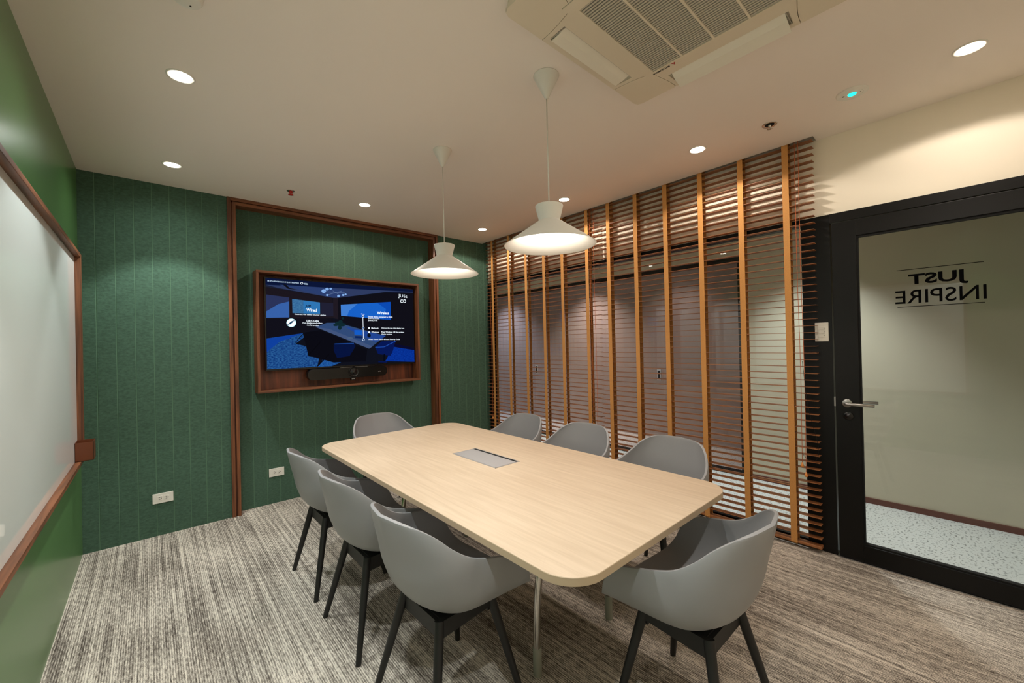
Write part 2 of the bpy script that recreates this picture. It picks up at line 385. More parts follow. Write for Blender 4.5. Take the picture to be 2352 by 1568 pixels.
# ------------------------------------------------------------------ corridor and office beyond the glass
CX = 4.5
bm = bmesh.new(); bbox(bm, XR+0.06, 8.2, -3.0, 7.0, -0.1, 0); struct('floor_corridor', bm, M['speckle'], 'pale speckled vinyl floor of the corridor outside')
bm = bmesh.new(); bbox(bm, XR+0.12, 8.2, -3.0, 7.0, 2.6, 2.7); struct('ceiling_corridor', bm, M['corr_wall'], 'plain ceiling of the corridor outside')
bm = bmesh.new(); bbox(bm, CX, CX+0.1, -3.0, 1.50, 0, 2.6)
w2 = struct('wall_corridor', bm, M['corr_wall'], 'plain greenish beige corridor wall opposite the door')
bm = bmesh.new(); bbox(bm, CX-0.012, CX, -3.0, 1.50, 0, 0.045); struct('baseboard_corridor', bm, M['skirting'], 'thin brown skirting along the corridor wall')
bm = bmesh.new(); bbox(bm, XR+0.12, 8.2, -3.1, -3.0, 0, 2.7); bbox(bm, XR+0.12, 8.2, 7.0, 7.1, 0, 2.7); bbox(bm, XR+0.1, XR+0.2, 4.2, 7.0, 0, 2.7); bbox(bm, XR, XR+0.12, -3.0, YN-0.1, 0, 2.7)
struct('wall_corridor_end', bm, M['corr_wall'], 'end walls of the corridor outside')
bm = bmesh.new(); bbox(bm, 8.1, 8.2, 1.5, 7.0, 0, 2.6); bbox(bm, CX+0.1, 8.2, 1.40, 1.50, 0, 2.6)
struct('wall_office', bm, M['office_wall'], 'dim greyish wall of the office across the corridor')
bm = bmesh.new(); bbox(bm, 5.45, 5.55, 1.5, 7.0, 0, 2.6)
struct('wall_office_divider', bm, M['office_wall'], 'pinkish grey partition inside the office across the corridor')
t = thing('window_2', 'smoked glass sliding office front across the corridor', 'window', kind='structure')
bm = bmesh.new()
for y0, y1 in ((1.50, 1.56), (6.9, 7.0)): bbox(bm, CX, CX+0.06, y0, y1, 0, 2.25)
bbox(bm, CX, CX+0.06, 1.56, 6.9, 2.19, 2.25); bbox(bm, CX, CX+0.06, 1.56, 6.9, 0, 0.045)
obj('window_frame', bm, M['black'], t)
edges = [1.56, 2.39, 3.48, 4.56, 5.7, 6.9]
for a, b in zip(edges, edges[1:]):
    box_obj('glass_pane', (CX+0.02, CX+0.03, a+0.003, b-0.003, 0.045, 2.19), M['dark_glass'], t)
bm = bmesh.new(); bbox(bm, CX, CX+0.1, 1.5, 7.0, 2.25, 2.6); obj('header_panel', bm, M['corr_wall'], t)
for y in (2.45, 4.50):
    bm = bmesh.new()
    bbox(bm, CX+0.008, CX+0.02, y-0.025, y+0.025, 0.93, 1.06, 0.002)
    h = obj('flush_handle', bm, M['alu'], t)
    box_obj('finger_recess', (CX+0.006, CX+0.0085, y-0.014, y+0.014, 0.945, 1.045), M['gap'], h)

# ------------------------------------------------------------------ downlights
def make_downlight(name, r, lens, label, group):
    t = thing(name, label, 'ceiling light', group=group)
    bm = bmesh.new(); lathe(bm, [(r+0.013, 0), (r+0.013, -0.002), (r+0.010, -0.004), (r, -0.003), (r, 0)], n=40); obj('trim_ring', bm, M['white'], t)
    bm = bmesh.new(); lathe(bm, [(r, -0.001), (r*0.9, -0.0045), (r*0.6, -0.0075), (r*0.25, -0.009), (0, -0.0093)], n=40); obj('lens', bm, M[lens], t)
    return t
d0 = make_downlight('downlight', 0.043, 'led_cool', '', 'round recessed downlights')
spots = [
 (0.122, 2.44, 'cool', 'round cool white downlight by the left wall, nearer of two in view'),
 (0.127, 3.645, 'cool', 'round cool white downlight in the far left corner of the ceiling'),
 (0.122, 1.20, 'cool', 'round downlight over the left wall, outside the frame beside the camera'),
 (0.122, -0.03, 'cool', 'round downlight behind the camera by the left wall'),
 (1.470, 3.626, 'mid', 'round warm downlight directly in front of the screen'),
 (2.805, 3.61, 'warm', 'round warm downlight in the far right corner by the blinds'),
 (2.812, 2.405, 'warm', 'round warm downlight behind the near pendant lamp by the blinds'),
 (2.800, 1.20, 'warm', 'round warm downlight above the blinds, right of the pendants'),
 (2.790, -0.03, 'warm', 'round glaring downlight above the door in the top right'),
 (1.470, -0.03, 'mid', 'round downlight behind the camera in line with the table'),
]
lensw = None
for i, (x, y, k, lab) in enumerate(spots):
    if i == 0: o = d0; o.location = (x, y, H); o['label'] = lab
    else: o = dup(d0, (x, y, H), 0, lab)
    if k != 'cool':
        for c in o.children:
            if c.name.startswith('lens'):
                if lensw is None: lensw = c.data.copy(); lensw.materials[0] = M['led_warm']
                c.data = lensw
    near = 0.75 if y < 0.5 and k != 'cool' else 1.0
    P, C = {'cool': (P_LEFT, C_COOL), 'warm': (P_RIGHT, C_WARM), 'mid': (P_MID, C_WARM)}[k]
    P *= near
    spot('lamp_beam', (0, 0, -0.014), P, C, 88 if k == 'cool' else 150, 0.30 if k == 'cool' else 0.15, 0.035, o)
    spot('lamp_spill', (0, 0, -0.014), P*0.25, C, 168, 0.9, 0.035, o)
# unseen downlights added to light the corridor and the office
for i, (x, y, p, c, lab) in enumerate([
    (3.95, 0.9, P_CORR, (0.92, 1.0, 1.0), 'unseen corridor downlight outside the door, added to light the corridor'),
    (3.95, 2.7, P_CORR*0.8, (0.92, 1.0, 1.0), 'unseen corridor downlight outside the middle of the blinds'),
    (3.95, 4.5, P_CORR*0.8, (0.92, 1.0, 1.0), 'unseen corridor downlight beyond the far end of the blinds'),
    (3.95, -1.4, P_CORR*0.3, (0.85, 1.0, 0.97), 'unseen corridor downlight outside, past the door hinges')]):
    o = dup(d0, (x, y, 2.6), 0, lab, 'unseen corridor downlights'); spot('lamp_beam', (0, 0, -0.015), p, c, 86, 0.7, 0.05, o)
for i, (x, y, p, c, lab) in enumerate([  # unseen lamps placed to make the warm and bluish glow behind the glass
    (4.95, 4.05, P_OFFICE, (1.0, 0.86, 0.76), 'unseen downlight added to brighten the middle of the office across the corridor'),
    (4.95, 6.15, P_OFFICE*0.9, (0.72, 0.80, 1.0), 'unseen bluish downlight added in the farthest office corner across the corridor'),
    (4.95, 2.60, P_OFFICE*0.22, (1.0, 0.85, 0.78), 'unseen weak downlight added in the office nearest the black post')]):
    o = dup(d0, (x, y, 2.6), 0, lab, 'unseen added office downlights'); spot('lamp_beam', (0, 0, -0.015), p, c, 110, 0.9, 0.05, o)

# ------------------------------------------------------------------ whiteboard and tray
BX, FXF = -0.362, -0.334
t = thing('whiteboard', 'long white glass writing board in a walnut frame on the green wall', 'whiteboard', (XL, 0, 0))
Z0, Z1, Y0, Y1, fw = 0.706, 2.055, 0.0, 3.870, 0.024
def loc_(x0, x1, y0, y1, z0, z1): return (x0-XL, x1-XL, y0, y1, z0, z1)
fe = 0.050
box_obj('glass_board', loc_(XL+0.001, BX, Y0+fw, Y1-fe, Z0+fw, Z1-fw), M['board_glass'], t, 0.001)
for nm, d, m in (('frame_rail', (XL+0.001, FXF, Y0, Y1, Z1-fw, Z1), 'walnut_y'), ('frame_rail', (XL+0.001, FXF, Y0, Y1, Z0, Z0+fw), 'walnut_y'),
                 ('frame_stile', (XL+0.001, FXF, Y1-fe, Y1, Z0+fw, Z1-fw), 'walnut_v'), ('frame_stile', (XL+0.001, FXF, Y0, Y0+fw, Z0+fw, Z1-fw), 'walnut_v')):
    box_obj(nm, loc_(*d), M[m], t, 0.0015)
t = thing('pen_tray', 'small brown metal tray on the lower end of the whiteboard', 'tray', (BX, 3.755, 0.7315))
bm = bmesh.new(); w_, l_, h_, th = 0.082, 0.125, 0.116, 0.002
for d in ((0.0005, th, -l_/2, l_/2, 0, h_), (w_-th, w_, -l_/2, l_/2, 0, h_), (0.0005, w_, -l_/2, -l_/2+th, 0, h_), (0.0005, w_, l_/2-th, l_/2, 0, h_), (0.0005, w_, -l_/2, l_/2, 0, th)): bbox(bm, *d)
obj('tray_body', bm, M['tray'], t)
t2 = thing('folded_paper', 'folded white paper slip lying in the brown pen tray', 'paper', (BX, 3.755, 0.7335))
bm = bmesh.new()
v = [bm.verts.new(p) for p in ((0.050, -0.055, 0.02), (0.076, -0.055, 0.108), (0.076, 0.05, 0.112), (0.045, 0.05, 0.02))]; bm.faces.new(v)
v = [bm.verts.new(p) for p in ((0.020, -0.05, 0.005), (0.052, -0.055, 0.090), (0.052, 0.04, 0.094), (0.020, 0.04, 0.005))]; bm.faces.new(v)
bmesh.ops.solidify(bm, geom=bm.faces[:], thickness=0.0006)
obj('sheet', bm, M['paper'], t2)

# ------------------------------------------------------------------ media niche box, television, camera bar
t = thing('media_cabinet', 'walnut box frame with a wood back holding the television', 'cabinet', (0, YI, 0))
BX0, BX1, BZ0, BZ1, FY = 0.686, 2.250, 1.022, 2.096, 4.08
ft = 0.020
def yl(d): return (d[0], d[1], d[2]-YI, d[3]-YI, d[4], d[5])
for nm, d, m in (('frame_rail', (BX0, BX1, FY, YI-0.001, BZ1-ft, BZ1), 'walnut_x'), ('frame_rail', (BX0, BX1, FY, YI-0.001, BZ0, BZ0+ft), 'walnut_x'),
                 ('frame_stile', (BX0, BX0+ft, FY, YI-0.001, BZ0+ft, BZ1-ft), 'walnut_v'), ('frame_stile', (BX1-ft, BX1, FY, YI-0.001, BZ0+ft, BZ1-ft), 'walnut_v')):
    box_obj(nm, yl(d), M[m], t, 0.001)
box_obj('back_panel', yl((BX0+ft, BX1-ft, YI-0.012, YI-0.001, BZ0+ft, BZ1-ft)), M['walnut_deep'], t)
TVY = 4.14
TX0, TX1, TZ0, TZ1 = 0.768, 2.210, 1.226, 2.040
t = thing('television', 'wall mounted flat television showing blue meeting room instructions', 'television', (0, TVY, 0))
box_obj('bezel', (TX0-0.010, TX1+0.010, 0.0, 0.045, TZ0-0.016, TZ1+0.010), M['lens_dark'], t, 0.002)
box_obj('wall_bracket', (1.2, 1.8, 0.045, YI-0.0125-TVY, 1.4, 1.9), M['black'], t)
# picture on the screen: polygons read in a 2058x1568 view of the screen whose corners are CQ
CQ = [(148, 185), (1812, 318), (1808, 1130), (165, 1200)]     # TL TR BR BL
def homog(src, dst):
    A = []; B = []
    for (x, y), (u, v) in zip(src, dst):
        A.append([x, y, 1, 0, 0, 0, -u*x, -u*y]); B.append(u); A.append([0, 0, 0, x, y, 1, -v*x, -v*y]); B.append(v)
    n = 8; Mx = [a+[b] for a, b in zip(A, B)]
    for i in range(n):
        k = max(range(i, n), key=lambda r: abs(Mx[r][i])); Mx[i], Mx[k] = Mx[k], Mx[i]
        for r in range(n):
            if r != i:
                f = Mx[r][i]/Mx[i][i]; Mx[r] = [a-f*b for a, b in zip(Mx[r], Mx[i])]
    return [Mx[i][n]/Mx[i][i] for i in range(n)]
Hm = homog(CQ, [(0, 1), (1, 1), (1, 0), (0, 0)])
def scr(p):
    x, y = p; d = Hm[6]*x+Hm[7]*y+1; u = (Hm[0]*x+Hm[1]*y+Hm[2])/d; v = (Hm[3]*x+Hm[4]*y+Hm[5])/d
    u = min(1, max(0, u)); v = min(1, max(0, v))
    return TX0+(TX1-TX0)*u, TZ0+(TZ1-TZ0)*v
pic_mats = []; pic_idx = {}
def pm(rgb, s=1.0, noisy=None):
    key = (rgb, s, noisy)
    if key not in pic_idx:
        m = emis('screen_colour', rgb, s)
        if noisy:
            nt = m.node_tree; e = nt.nodes['Emission']; tc = nt.nodes.new('ShaderNodeTexCoord'); mp = nt.nodes.new('ShaderNodeMapping'); mp.inputs['Scale'].default_value = (60, 1, 110)
            n = nt.nodes.new('ShaderNodeTexNoise'); n.inputs['Scale'].default_value = 1; n.inputs['Detail'].default_value = 5
            rp = nt.nodes.new('ShaderNodeValToRGB'); rp.color_ramp.elements[0].position = 0.35; rp.color_ramp.elements[1].position = 0.7
            rp.color_ramp.elements[0].color = (*s2l(rgb), 1); rp.color_ramp.elements[1].color = (*s2l(noisy), 1)
            nt.links.new(tc.outputs['Object'], mp.inputs[0]); nt.links.new(mp.outputs[0], n.inputs[0]); nt.links.new(n.outputs[0], rp.inputs[0]); nt.links.new(rp.outputs[0], e.inputs[0])
        pic_idx[key] = len(pic_mats); pic_mats.append(m)
    return pic_idx[key]
bm = bmesh.new(); layer = [0]
def poly(pts, rgb, s=1.0, noisy=None):
    layer[0] += 1; y = -0.0005-0.00004*layer[0]
    vs = [bm.verts.new((scr(p)[0], y, scr(p)[1])) for p in pts]
    try: f = bm.faces.new(vs); f.material_index = pm(rgb, s, noisy)
    except ValueError: pass
def line(a, b, wd, rgb, s=1.0):
    dx, dy = b[0]-a[0], b[1]-a[1]; L = math.hypot(dx, dy); nx, ny = -dy/L*wd/2, dx/L*wd/2
    poly([(a[0]+nx, a[1]+ny), (b[0]+nx, b[1]+ny), (b[0]-nx, b[1]-ny), (a[0]-nx, a[1]-ny)], rgb, s)
def ell(cx, cy, rx, ry, rgb, s=1.0, n=20): poly([(cx+rx*math.cos(2*PI*k/n), cy+ry*math.sin(2*PI*k/n)) for k in range(n)], rgb, s)
poly([(140, 170), (1830, 300), (1830, 1150), (140, 1220)], (14, 16, 26))
poly([(140, 170), (1830, 300), (1830, 365), (140, 270)], (10, 20, 52))
poly([(148, 262), (820, 318), (960, 410), (905, 410), (560, 350), (148, 285)], (26, 30, 48))
poly([(148, 262), (1812, 345), (1812, 352), (1500, 345), (960, 412), (900, 410), (300, 300)], (44, 56, 92))
poly([(300, 262), (880, 300), (1030, 330), (1010, 390), (900, 408), (640, 350)], (40, 58, 104))
poly([(340, 258), (380, 262), (420, 300), (510, 318), (400, 308)], (14, 14, 22))
poly([(148, 285), (900, 412), (905, 640), (148, 640)], (26, 21, 28))
poly([(960, 412), (1560, 350), (1812, 355), (1812, 980), (1500, 900), (960, 650)], (15, 14, 22))
poly([(905, 412), (960, 412), (960, 650), (905, 640)], (30, 24, 32))
poly([(155, 372), (412, 406), (412, 628), (158, 632)], (40, 48, 84))
poly([(158, 560), (290, 480), (412, 450), (412, 628), (158, 632)], (52, 92, 160))
poly([(770, 462), (905, 470), (905, 618), (770, 618)], (30, 30, 48))
poly([(445, 422), (757, 462), (757, 592), (448, 580)], (42, 88, 138), 1, (66, 120, 160))
poly([(570, 440), (757, 464), (757, 590), (572, 584)], (44, 112, 172))
poly([(990, 488), (1553, 458), (1553, 662), (992, 612)], (22, 92, 190))
poly([(990, 488), (1180, 478), (1080, 560), (1060, 618), (992, 612)], (60, 120, 200))
poly([(1400, 466), (1553, 458), (1553, 662), (1470, 655), (1500, 540)], (10, 70, 170))
poly([(148, 860), (540, 800), (905, 720), (900, 640), (148, 640)], (16, 15, 24))
poly([(148, 860), (560, 805), (600, 830), (480, 920), (640, 960), (620, 1060), (740, 1080), (720, 1175), (148, 1200)], (8, 42, 106), 1, (44, 98, 154))
poly([(148, 1010), (300, 900), (560, 805), (148, 862)], (14, 60, 150))
poly([(840, 1020), (1000, 1060), (1030, 1110), (880, 1170), (720, 1178)], (14, 60, 128), 1, (40, 96, 160))
poly([(1570, 960), (1812, 985), (1808, 1132), (1480, 1120)], (4, 36, 124), 1, (10, 56, 156))
poly([(1570, 920), (1812, 975), (1812, 1000), (1570, 960)], (10, 10, 40))
poly([(700, 735), (830, 690), (950, 690), (1130, 740), (1490, 840), (1300, 980)], (46, 70, 112))
poly([(700, 735), (860, 760), (1340, 955), (1300, 980)], (62, 80, 118))
poly([(1040, 735), (1490, 840), (1380, 910), (1140, 800)], (32, 66, 140))
poly([(560, 800), (760, 770), (1280, 990), (1260, 1120), (900, 1130), (620, 1050)], (10, 10, 18))
line((560, 815), (470, 915), 8, (8, 8, 14)); line((760, 900), (620, 1050), 10, (8, 8, 14)); line((850, 1040), (720, 1170), 12, (8, 8, 14))
poly([(905, 925), (930, 918), (1130, 918), (1150, 950), (1080, 1060), (940, 1080), (905, 1000)], (6, 18, 58))
line((915, 926), (1130, 920), 9, (26, 66, 140))
poly([(1370, 965), (1440, 900), (1600, 895), (1570, 1000), (1540, 1060), (1400, 1040)], (6, 22, 80))
line((1370, 965), (1470, 962), 7, (30, 76, 170)); line((1470, 962), (1600, 898), 7, (30, 76, 170)); line((1470, 1040), (1465, 1120), 16, (4, 8, 20)); line((1400, 1125), (1500, 1130), 14, (6, 20, 70))
poly([(1138, 772), (1225, 776), (1222, 826), (1138, 824)], (20, 88, 190)); poly([(1146, 838), (1225, 842), (1222, 866), (1146, 862)], (12, 36, 90))
ell(1302, 832, 20, 24, (8, 12, 24)); ell(1088, 862, 30, 12, (70, 90, 120))
for (x, y, rx, ry) in ((960, 700, 40, 26), (1000, 712, 45, 20), (985, 680, 25, 20), (930, 715, 30, 14), (1010, 640, 14, 14), (975, 745, 22, 26)): ell(x, y, rx, ry, (14, 38, 44), 1, 9)
for (x, y, r) in ((800, 335, 26), (838, 380, 14), (965, 392, 15), (1018, 380, 14), (878, 308, 14), (1045, 372, 12), (838, 312, 20)): ell(x, y, r, r*0.8, (128, 170, 226), 1.0, 14)
line((800, 340), (1040, 355), 5, (90, 110, 150)); line((850, 375), (1000, 335), 5, (90, 110, 150)); line((900, 330), (985, 385), 4, (90, 110, 150))
W_ = (236, 246, 255)
ell(434, 688, 54, 47, (190, 236, 250), 1.1, 28); ell(434, 688, 47, 41, W_, 1.15, 28)
poly([(405, 695), (440, 668), (452, 682), (418, 708)], (20, 60, 90)); line((440, 672), (470, 664), 8, (20, 60, 90)); line((404, 700), (392, 712), 8, (20, 60, 90))
line((1236, 620), (1238, 880), 6, W_)
for y in (620, 750, 880): ell(1237, y, 14, 14, W_, 1.0); ell(1237, y, 9, 9, (30, 70, 130), 1.0)
for cx, cy in ((1303, 752), (1303, 798)): ell(cx, cy, 10, 11, W_, 1, 10)
ell(554, 248, 16, 12, W_, 1, 14); ell(554, 248, 11, 8, (10, 20, 60), 1, 14)
obj('screen_picture', bm, pic_mats, t)
MW = emis('screen_white_text', W_, 1.0); MDK = emis('screen_dark_text', (16, 34, 62), 1.0); MDIM = emis('screen_soft_text', (190, 214, 240), 0.8)
def stext(body, a, b, hpx, m=MW, bold=0.0, name='screen_text'):
    """text between two view points a (left baseline) and b (right baseline), letter height hpx"""
    (x0, z0), (x1, z1) = scr(a), scr(b); (_, zt) = scr((a[0], a[1]-hpx))
    text_mesh(name, body, 0.03, (x0, -0.0062, z0), (x1-x0, 0, z1-z0), (0, 0, 1), m, t, offset=bold, width=math.hypot(x1-x0, z1-z0), height=abs(zt-z0))
stext('M: PH-PH5BGC-NF-JUSTINSPIRE', (170, 232), (522, 258), 20, MDIM, 0.0008); stext('4026', (574, 262), (624, 266), 20, MDIM, 0.0008)
stext('JUSt', (1640, 414), (1742, 426), 46, MW, 0.0); stext('CO', (1662, 470), (1728, 470), 38, MW, 0.0006)
bm = bmesh.new()
for a, b in (((1640, 424), (1724, 430)),):
    (x0, z0), (x1, z1) = scr(a), scr(b); vs = [bm.verts.new(p) for p in ((x0, -0.0062, z0), (x1, -0.0062, z1), (x1, -0.0062, z1-0.002), (x0, -0.0062, z0-0.002))]; bm.faces.new(vs)
obj('screen_logo_rule', bm, MW, t)
stext('Just', (588, 520), (655, 522), 36, MDK, 0.001)
stext('Wired', (602, 562), (718, 568), 34, MW, 0.0009)
stext('Connect the cables to your device', (470, 604), (818, 615), 17, MW, 0.0008)
stext('USB-C Cable', (600, 675), (738, 678), 20, MW, 0.0009)
stext('For display and video', (560, 702), (778, 706), 20, MW, 0.0006); stext('conferencing', (604, 726), (738, 732), 20, MW, 0.0006)
stext('Wireless', (1395, 598), (1530, 602), 32, MW, 0.0009); stext('Step', (1216, 602), (1255, 604), 14, MW, 0.0006)
stext('Ensure device connected to Wi-Fi', (1292, 632), (1568, 640), 18, MW, 0.0008); stext('JustCo_Guest', (1292, 654), (1418, 656), 16, MW, 0.0006); stext('JustCo_Test', (1292, 675), (1398, 677), 16, MW, 0.0006)
stext('Macbook', (1328, 760), (1410, 762), 16, MW, 0.0006); stext('Click on the top right display icon', (1438, 762), (1698, 766), 17, MW, 0.0006)
stext('Windows', (1328, 804), (1412, 806), 16, MW, 0.0006); stext('Press Windows + K for wireless', (1440, 804), (1696, 808), 17, MW, 0.0006); stext('display options', (1440, 828), (1560, 830), 15, MW, 0.0006)
stext('Select Room Name & Input Security Code', (1294, 886), (1646, 888), 17, MW, 0.0008)

t = thing('video_bar', 'black camera and speaker bar mounted under the television', 'video bar', (0, 4.10, -0.006))
bm = bmesh.new()
o_ = rrect(1.092, 1.866, 1.108, 1.212, 0.045, 8)
a = [bm.verts.new((x, 0.0, z)) for x, z in o_]; b = [bm.verts.new((x, 0.075, z)) for x, z in o_]
bm.faces.new(a); bm.faces.new(b[::-1])
for i in range(len(o_)): bm.faces.new((a[i], a[(i+1) % len(o_)], b[(i+1) % len(o_)], b[i])).smooth = True
bbox(bm, 1.35, 1.62, 0.02, 0.1225, 1.11, 1.19)
bar_ = obj('bar_body', bm, M['lens_dark'], t)
bm = bmesh.new(); lathe(bm, [(0.052, 0.0), (0.050, -0.008), (0.044, -0.010), (0.040, -0.004), (0.030, -0.008), (0.022, -0.016), (0.0, -0.022)], (1.515, 0, 1.166), 36, 'y'); obj('camera_lens', bm, M['lens_dark'], t)
bm = bmesh.new(); bbox(bm, 1.39, 1.66, -0.001, 0.02, 1.213, 1.2155); obj('top_trim', bm, M['steel'], t)
text_mesh('bar_logo', 'poly', 0.02, (1.772, -0.0012, 1.150), (1, 0, 0), (0, 0, 1), M['paper'], t, width=0.026, height=0.010)
text_mesh('bar_logo', 'poly', 0.02, (1.498, -0.0012, 1.092), (1, 0, 0), (0, 0, 1), M['paper'], t, width=0.028, height=0.011)
bm = bmesh.new(); bbox(bm, 1.49, 1.535, 0.0, 0.03, 1.086, 1.108, 0.002); obj('logo_tab', bm, M['lens_dark'], t)

# ------------------------------------------------------------------ outlets
def outlet(x, z, y, label):
    t = thing('power_outlet', label, 'power outlet', (x, y, z), group=None)
    bm = bmesh.new(); bbox(bm, -0.061, 0.061, -0.008, 0, -0.037, 0.037, 0.002); obj('cover_plate', bm, M['white'], t)
    for s in (-1, 1):
        bm = bmesh.new(); bbox(bm, s*0.020-0.015, s*0.020+0.015, -0.0095, -0.006, -0.017, 0.017, 0.001); f = obj('socket', bm, M['white'], t)
        bm = bmesh.new()
        for zz in (-0.0065, 0.0065): bbox(bm, s*0.020-0.005, s*0.020+0.004, -0.0101, -0.0094, zz-0.0014, zz+0.0014)
        bbox(bm, s*0.020+0.0075, s*0.020+0.0125, -0.0101, -0.0094, -0.0025, 0.0025)
        obj('socket_slots', bm, M['gap'], f)
    return t
outlet(0.054, 0.284, YB, 'white double power outlet low on the felt, left of the walnut frame')
outlet(0.845, 0.280, YI, 'white double power outlet low on the felt, below the screen')

# light switch on the black post
t = thing('light_switch', 'white three-rocker light switch on the black post by the door', 'light switch', (XG-0.01, 0.634, 1.438))
bm = bmesh.new(); bbox(bm, -0.009, 0, -0.036, 0.036, -0.061, 0.061, 0.002); obj('cover_plate', bm, M['white'], t)
for z in (-0.0235, 0, 0.0235):
    bm = bmesh.new(); bbox(bm, -0.0125, -0.008, -0.020, 0.020, z-0.011, z+0.011, 0.001); rk = obj('rocker', bm, M['white'], t)
    bm = bmesh.new(); bbox(bm, -0.0131, -0.0124, -0.0165, -0.0135, z-0.0015, z+0.0015); obj('indicator_dot', bm, M['gap'], rk)

# ------------------------------------------------------------------ blinds
def blind(y0, y1, tapes, cords, label, zoff):
    t = thing('venetian_blind', label, 'window blind', (XP+0.012, 0, 0), group='wooden venetian blinds on the glass wall')
    SD = 0.050; pitch = 0.0447; z = 0.095+zoff; bm = bmesh.new()
    while z < 2.735:
        bbox(bm, 0, SD, y0, y1, z-0.0014, z+0.0014); z += pitch
    obj('slats', bm, M['slat'], t)
    bm = bmesh.new(); bbox(bm, 0.0, 0.055, y0, y1, 2.755, 2.815, 0.002); obj('head_rail', bm, M['slat'], t)
    bm = bmesh.new(); bbox(bm, 0, SD, y0, y1, 0.030+zoff, 0.048+zoff, 0.003); obj('bottom_rail', bm, M['slat'], t)
    for ty in tapes:
        bm = bmesh.new(); bbox(bm, -0.0035, -0.0020, ty-0.0185, ty+0.0185, 0.034, 2.757)
        bbox(bm, -0.0035, SD*0.6, ty-0.0185, ty+0.0185, 0.0275+zoff, 0.029+zoff); obj('ladder_tape', bm, M['tape'], t)
        bm = bmesh.new(); bbox(bm, SD+0.002, SD+0.0035, ty-0.0185, ty+0.0185, 0.034, 2.757); obj('ladder_tape', bm, M['tape'], t)
    for cy, zb in cords:
        bm = bmesh.new(); pts = [(-0.010, cy, 2.74), (-0.012, cy+0.002, 1.9), (-0.012, cy-0.004, 1.2), (-0.012, cy, zb+0.02)]
        tube(bm, catmull(pts, 5), 0.0016, 6); c = obj('lift_cord', bm, M['cord'], t)
        bm = bmesh.new(); lathe(bm, [(0, 0.028), (0.004, 0.027), (0.005, 0.018), (0.009, 0.012), (0.010, 0.0), (0.006, -0.003), (0, -0.003)], (-0.012, cy, zb), 14); obj('cord_tassel', bm, M['tassel'], c)
    return t
bl = blind(0.650, 2.335, [0.80, 1.08, 1.37, 1.66, 1.939, 2.225], [(0.742, 0.553), (0.722, 0.492)], 'wide wooden venetian blind with golden tapes, nearer the door', 0.0)
blind(2.345, 4.085, [2.478, 2.800, 3.067, 3.349, 3.645, 3.957], [(3.99, 0.47), (2.43, 0.60), (2.385, 0.55)], 'wide wooden venetian blind with golden tapes, by the far felt wall', 0.006)
bm = bmesh.new()
pts = catmull([(-0.014, 0.728, 1.25), (-0.018, 0.70, 0.95), (-0.016, 0.655, 0.72), (-0.016, 0.66, 0.62), (-0.016, 0.70, 0.60), (-0.014, 0.742, 0.64)], 6)
tube(bm, pts, 0.0012, 6); obj('cord_loop', bm, M['gap'], bl)

# ------------------------------------------------------------------ pendants
def make_pendant():
    t = thing('pendant_lamp', '', 'pendant lamp', group='white cone pendant lamps over the table')
    bm = bmesh.new(); lathe(bm, [(0, 0), (0.060, 0), (0.062, -0.003), (0.058, -0.012), (0.010, -0.108), (0.006, -0.112), (0, -0.112)]); obj('ceiling_canopy', bm, M['white_lamp'], t, smooth=40)
    bm = bmesh.new(); tube(bm, [(0, 0, -0.11), (0, 0, -0.626)], 0.0032, 10); obj('cord', bm, M['white_lamp'], t)
    zt = -0.624
    bm = bmesh.new()
    lathe(bm, [(0.008, zt+0.012), (0.012, zt+0.010), (0.012, zt), (0.066, zt-0.006), (0.068, zt-0.010), (0.050, zt-0.078), (0.046, zt-0.078), (0.063, zt-0.012), (0.008, zt-0.006), (0.008, zt+0.012)], n=56)
    obj('shade_cap', bm, M['white_lamp'], t, smooth=35)
    bm = bmesh.new(); z1 = zt-0.080; zr = 1.878-H
    lathe(bm, [(0.046, z1+0.004), (0.050, z1+0.002), (0.2205, zr+0.001), (0.2215, zr), (0.219, zr), (0.047, z1-0.004), (0.044, z1), (0.046, z1+0.004)], n=96)
    obj('shade', bm, M['white_lamp'], t, smooth=35)
    bm = bmesh.new(); lathe(bm, [(0.018, z1+0.03), (0.020, z1-0.012), (0.018, z1-0.014), (0, z1-0.014)], n=24)
    for k in range(3):
        a = 2*PI*k/3; tube(bm, [(0.015*math.cos(a), 0.015*math.sin(a), z1+0.015), (0.047*math.cos(a), 0.047*math.sin(a), z1+0.004)], 0.002, 6)
    tube(bm, [(0, 0, z1+0.09), (0, 0, z1)], 0.006, 10); obj('lamp_holder', bm, M['white_lamp'], t)
    bm = bmesh.new(); zc = z1-0.034; lathe(bm, [(0.010, z1-0.014)]+[(0.026*math.sin(a), zc+0.026*math.cos(a)) for a in [0.4+0.274*k for k in range(10)]]+[(0, zc-0.026)], n=24); obj('bulb', bm, M['bulb'], t)
    return t, zc
p0, zc = make_pendant(); p0.location = (1.462, 2.295, H); p0['label'] = 'white cone pendant lamp over the far half of the table'
p1 = dup(p0, (1.448, 1.335, H), 0, 'white cone pendant lamp over the near half of the table')
for p_ in (p0, p1):
    spot('lamp_glow', (0, 0, zc-0.034), P_PEND, C_PEND, 158, 0.35, 0.02, p_)
    point('lamp_point', (0, 0, zc-0.036), P_PEND*0.6, C_PEND, 0.012, p_)

